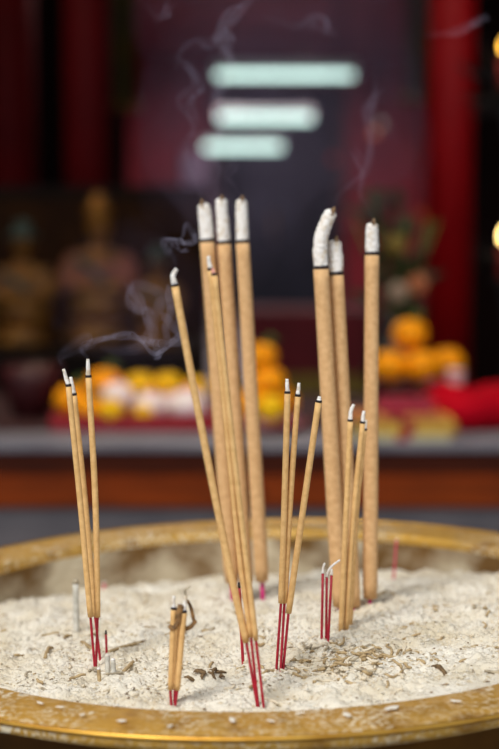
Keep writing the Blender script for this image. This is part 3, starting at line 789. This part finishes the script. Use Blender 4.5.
# centre trio in front of the thick bundle
thin([(173, 277), (174.5, 272), (177, 269)], (175, 286), [(200, 420), (228, 560)], (246.3, 642), (257, 704), 'thin incense stick leaning far left with curled smoking tip', r=.0022)
thin([(209, 262), (208.5, 256)], (210.5, 270), [(222, 380), (238.5, 545)], (251, 637), (258, 704), 'thin incense stick with pale tip in front of the leftmost thick stick', r=.0017, depth_add=0)
thin([(213.3, 272), (213, 268)], (214.5, 275), [(228, 400), (244.5, 545)], (256, 640), (263.5, 705), 'thin incense stick with glowing pink tip beside the pale tipped one', r=.0017, tipm=ember)
# middle trio
thin([(287.3, 387), (287, 379)], (287.5, 393), [(284.5, 500)], (281, 603), (276.3, 671), 'thin incense stick, leftmost upright one of the middle trio')
thin([(298.4, 390), (299, 383)], (297.8, 396), [(291, 490)], (284.5, 603), (280.5, 672), 'thin incense stick, second of the middle trio, crossing behind the upright one', r=.0018, depth_add=.005)
thin([(319.2, 399), (319.6, 396.5)], (318.6, 402), [(303, 510)], (288.5, 613), (283, 671), 'thin incense stick leaning right, tip almost flush, of the middle trio', r=.002, depth_add=.002)
# right trio in front of the thick sticks
thin([(350.5, 414), (352, 408), (354, 404.5)], (350.3, 421), [(345.8, 520)], (341, 631), (341, 634), 'thin incense stick with curved ash tip in front of the thick right pair', r=.0019, has_red=True)
thin([(363.2, 416), (364, 411)], (362.6, 423), [(353.2, 520)], (346.3, 630), (346.2, 633), 'thin incense stick with short ash tip touching the lone thick stick', r=.0019)
thin([(365.5, 424), (366, 420)], (364.5, 430), [(356.2, 520)], (350, 628), (349.8, 631), 'thin incense stick tucked behind its twin at the lone thick stick', r=.0017, depth_add=.006)
# short burnt cluster at the front left
thin([(173.4, 602), (173.8, 596)], (173.6, 609), [], (170.4, 690), (171.4, 708), 'short tan incense stub, leftmost of the burnt front cluster', r=.0016, grp='burnt front cluster')
s2 = thin([(180, 606), (179.8, 603)], (179, 610), [], (175, 689), (174.3, 706), 'short tan incense stub wrapped by a burnt curl, middle of front cluster', r=.0015, grp='burnt front cluster', depth_add=.003)
s3 = thin([(185, 603), (186, 595)], (184, 612), [], (177.3, 690), (174.8, 708), 'short tan incense stub with drooping curl, rightmost of front cluster', r=.0017, grp='burnt front cluster')
def extra(root, name, px, y, rad, m, seg=10, flat=None):
    P = spline([at(p[0], p[1], y) - root.location for p in px], 8); k = len(P)
    if isinstance(rad, tuple): rr = [rad[0] + (rad[1] - rad[0]) * i / (k - 1) for i in range(k)]
    else: rr = rad
    return obj(name, tube(bmesh.new(), P, rr, seg, jitter=.25, jfreq=600, flat=flat), m, root)
tan_curl = mat('singed_curl', (150, 112, 66), .85, rgb2=(96, 70, 44), nscale=260)
y2 = s2.location.y - .003; y3 = s3.location.y
extra(s2, 'burnt_curl', [(181, 605), (179, 615), (178, 622), (173, 628.5), (169, 625.5)], y2 - .002, (.0019, .0012), tan_curl)
extra(s3, 'wick_curl', [(186, 596), (185, 591), (188, 588), (190.5, 586)], y3, (.0008, .0004), mat('grey_ash', (150, 138, 118)))
extra(s3, 'drooping_curl', [(187, 600), (191, 608), (193.5, 619), (195, 622), (190, 627), (185, 629)], y3 + .004, (.0009, .0014), tan_curl)
# short red stubs in the centre right
for tipx, top, mid, base_px, lab in (
        ([(323, 569), (324.6, 563)], (322.8, 573), None, (321.6, 645), 'short red incense stub, leftmost of the three red stubs'),
        ([(328.5, 571), (332, 566), (340, 560)], (326.8, 577), None, (326, 644), 'short red incense stub with long ash tip curling right'),
        ([(331.6, 572), (331.5, 569)], (331.5, 575), None, (328, 645), 'short red incense stub, rightmost of the three red stubs')):
    b = on_ash(*base_px); t = thing('red_incense_stub', b, lab, 'incense stub', 'three red stubs')
    P = at(top[0], top[1], b.y) - b
    obj('bamboo_stem', tube(bmesh.new(), [P, P * .5, Vector((0, 0, 0)), -P.normalized() * .008], .0009, 8), red_st, t)
    T = spline([P] + [at(p[0], p[1], b.y) - b for p in tipx], 6)
    obj('ash_tip', tube(bmesh.new(), T, [.0011 - .0005 * i / len(T) for i in range(len(T))], 8, jitter=.2, jfreq=700), ash_tip, t)
def stub(name, top, base_px, r, m, lab, cat, tip=None, tm=None):
    b = on_ash(*base_px); P = at(top[0], top[1], b.y) - b
    t = thing(name, b, lab, cat)
    obj('bamboo_stem' if m in (red_st,) else 'ash_stem', tube(bmesh.new(), [P * (i / 8) for i in range(8, -1, -1)] + [-P.normalized() * .006], r, 10, jitter=.12, jfreq=500), m, t)
    if tip: obj('burnt_tip', tube(bmesh.new(), [P * .99, P + P.normalized() * tip], [r * 1.1, r * .7], 8), tm, t)
    return t
white_st = mat('white_ash_stem', (216, 212, 200), .95, rgb2=(180, 176, 162), nscale=200)
stub('grey_ash_stub', (75.6, 583), (76.5, 634), .0023, white_st, 'pale grey burnt-out stick standing left of the left trio', 'incense stub', .003, mat('grey_ash', (150, 138, 118)))
stub('red_incense_stub', (106, 634), (106.7, 657), .0008, red_st, 'dark tipped red stub just right of the left trio', 'incense stub', .0025, char)
stub('white_ash_stub', (107.3, 656), (108, 674), .0016, white_st, 'short white ash stub below the dark tipped red stub', 'incense stub', .001, ash_tip)
stub('white_ash_stub', (113, 660), (114.3, 681), .0015, white_st, 'short white ash stub, rightmost beside the left trio', 'incense stub', .001, ash_tip)
stub('white_ash_stub', (98.6, 669), (99.6, 684), .0012, mat('tan_ash', (190, 166, 126)), 'short tan ash stub in front of the left trio feet', 'incense stub', .001, ash_tip)
stub('red_incense_stub', (239.2, 587), (243, 664), .0010, red_st, 'red stub with charred tip beside the foot of the leftmost thick stick', 'incense stub', .003, char)
stub('red_incense_stub', (396.5, 540), (393.5, 582), .0009, mat('pink_bamboo', (206, 70, 96), .6), 'lone faded pink stem near the back right of the ash', 'incense stub', .001, ash_tip)
stub('red_incense_stub', (104.5, 583), (104, 592), .0014, mat('pink_bamboo', (206, 70, 96), .6), 'tiny pink stub at the back left, behind the left trio', 'incense stub', .001, ash_tip)
# dark debris: clump of singed bits beside the front cluster, a hair-thin wick
b = on_ash(206, 682)
for k in range(9):
    x = b.x + random.gauss(0, .006); y = b.y + random.gauss(0, .005)
    o = obj('singed_flake', tube(bmesh.new(), [(-.004, 0, 0), (-.001, .001, .0012), (.002, 0, .0008), (.004, .001, 0)], [.0005, .0011, .001, .0004], 8, jitter=.4, jfreq=800, seed=k), mat('singed_brown', (128, 102, 68), .9, rgb2=(84, 64, 42), nscale=300))
    o.location = (x, y, ash_z(x, y) + .001); o.rotation_euler = (random.uniform(-.6, .6), random.uniform(-.6, .6), random.random() * 6)
    tag(o, 'dark singed flake in the clump right of the burnt front cluster', 'flake', 'singed flakes')
for k, (p0, p1, lab) in enumerate((((166, 640), (187, 630), 'tan broken stick lying behind the burnt front cluster'), ((124, 672), (136, 662), 'tan broken stick lying right of the white stubs'),
                              ((45, 662), (52, 650), 'greyish broken stick lying left of the left trio'), ((82, 645), (92, 655), 'thick beige ash piece lying by the left trio feet'),
                              ((108, 655), (142, 643), 'long beige ash piece lying right of the left trio'), ((433, 668), (446, 674), 'dark twig lying at the right of the ash'),
                              ((226, 612), (246, 618), 'beige ash piece lying by the thick bundle'), ((376, 600), (392, 592), 'beige ash piece lying behind the lone thick stick'))):
    a = on_ash(*p0); c = on_ash(*p1)
    a.z = ash_z(a.x, a.y) + .0009; c.z = ash_z(c.x, c.y) + .0009
    m_ = (a + c) / 2; m_.z = max(m_.z, ash_z(m_.x, m_.y) + .0009)
    o = obj('broken_stick', tube(bmesh.new(), spline([a - m_, Vector((0, 0, .0003)), c - m_], 6), .0013, 8, jitter=.3, jfreq=500, seed=k), mat('singed_brown', (92, 72, 48)) if k == 5 else curl_m[0])
    o.location = m_
    tag(o, lab, 'broken stick', 'broken sticks on the ash')
SMOKE_HERE = True
# ------------------------------------------------------------------ smoke
wisp_m = smoke_mat('wisp_smoke', 30, (214, 208, 240))
faint_m = smoke_mat('faint_smoke', 14, (214, 204, 236))
haze_m = smoke_mat('thin_haze', .3, (206, 186, 226))
def wisp(px, y, r0, r1, lab, strands=3, m=None, spread=.004):
    base = at(px[0][0], px[0][1], y)
    bm = bmesh.new()
    for s in range(strands):
        P = []
        for i, p in enumerate(px):
            q = at(p[0], p[1], y) - base
            g = i / (len(px) - 1)
            P.append(q + Vector((random.gauss(0, 1), random.gauss(0, 2), random.gauss(0, 1))) * spread * g)
        P = spline(P, 10); k = len(P)
        tube(bm, P, [(r0 + (r1 - r0) * (i / k)) * (1 + .35 * noise.noise(Vector((i * .21, s * 3.1, y)))) * min(1, (k - i) / 6 + .15) for i in range(k)], 10, flat=(1, .55))
    o = obj('smoke_wisp', bm, m or wisp_m); o.location = base
    tag(o, lab, 'smoke', 'wisps of incense smoke', 'stuff')
yb = on_ash(257, 704).y; yt = on_ash(233, 600).y; ya = on_ash(95, 668).y
wisp([(176.5, 268), (172, 258), (167, 250), (169, 242), (177, 237), (188, 236), (199, 238)], yb, .0010, .0022, 'smoke wisp curling from the tip of the leaning incense stick')
wisp([(170, 252), (172, 245), (180, 243), (190, 246)], yb, .0010, .0014, 'small inner smoke curl above the leaning incense stick', 2)
wisp([(203.5, 202), (198, 188), (190, 172), (186, 150), (192, 128), (186, 104), (196, 84), (188, 60)], yt, .0010, .004, 'thin smoke rising from the leftmost thick stick', 3, faint_m)
wisp([(221.5, 197), (216, 184), (220, 170), (212, 150), (222, 128), (216, 100), (232, 70), (224, 30), (240, -5)], yt, .0010, .005, 'thin smoke rising from the middle thick stick', 3, faint_m)
wisp([(241.5, 198), (234, 186), (228, 176), (236, 160), (226, 140)], yt, .0009, .003, 'thin smoke rising from the right stick of the left bundle', 2, faint_m)
wisp([(88, 358), (82, 350), (90, 343), (108, 336), (126, 332), (146, 338), (160, 346), (174, 338), (178, 322), (170, 308)], ya, .0012, .0035, 'smoke drifting right from the left trio of incense', 4, wisp_m, .006)
wisp([(64, 368), (60, 356), (68, 346), (84, 342), (100, 348)], ya, .0010, .003, 'smoke wisp above the leftmost tip of the left trio', 3, faint_m)
wisp([(100, 348), (120, 352), (140, 344), (152, 330), (148, 312), (136, 300), (128, 280)], ya + .03, .002, .005, 'broad smoke drifting between the left trio and the leaning stick', 4, faint_m, .006)
wisp([(333, 208), (338, 196), (352, 184), (362, 168), (372, 140), (366, 110), (380, 80)], yt, .0010, .004, 'thin smoke rising from the bent thick stick', 3, faint_m)
wisp([(372.5, 221), (366, 205), (360, 190), (362, 170), (354, 150)], yt, .0008, .003, 'thin smoke rising from the lone thick stick', 2, faint_m)
wisp([(146, 2), (152, 12), (160, 18), (168, 14), (164, 4), (172, -4)], yt, .0015, .003, 'smoke loops high at the upper left', 3, faint_m)
wisp([(176, 70), (182, 52), (196, 40), (212, 44), (224, 34), (236, 40)], yt, .0015, .004, 'smoke curl left of the uppermost tube light', 3, faint_m)
wisp([(262, 16), (280, 22), (300, 26), (318, 22), (336, 28)], yt, .0015, .004, 'smoke streak above the uppermost tube light', 3, faint_m)
wisp([(424, 36), (440, 34), (458, 30), (476, 22), (486, 16)], yt + .1, .002, .004, 'faint smoke streak at the upper right by the candelabra', 3, faint_m)
def haze(px, py, y, rx, ry, rz, lab, m=haze_m, seed=0):
    c = at(px, py, y); bm = bmesh.new(); ball(bm, (0, 0, 0), 1, 4)
    for v in bm.verts:
        f = 1 + .35 * noise.noise(v.co * 1.3 + Vector((seed, 0, 0))) + .15 * noise.noise(v.co * 3 + Vector((0, seed, 0)))
        v.co = Vector((v.co.x * rx, v.co.y * ry, v.co.z * rz)) * f
    o = obj('smoke_haze', bm, m); o.location = c
    tag(o, lab, 'smoke', 'drifting haze above the bowl', 'stuff')
haze(270, 60, 1.3, .13, .10, .16, 'broad thin haze drifting in front of the tube lights', seed=1)
haze(230, 150, 1.25, .07, .06, .10, 'thin haze above the left thick bundle', seed=2)
haze(330, 110, 1.35, .09, .07, .13, 'thin haze above the right thick sticks', seed=3)
haze(130, 300, 1.15, .06, .05, .06, 'thin haze over the left trio', seed=4)
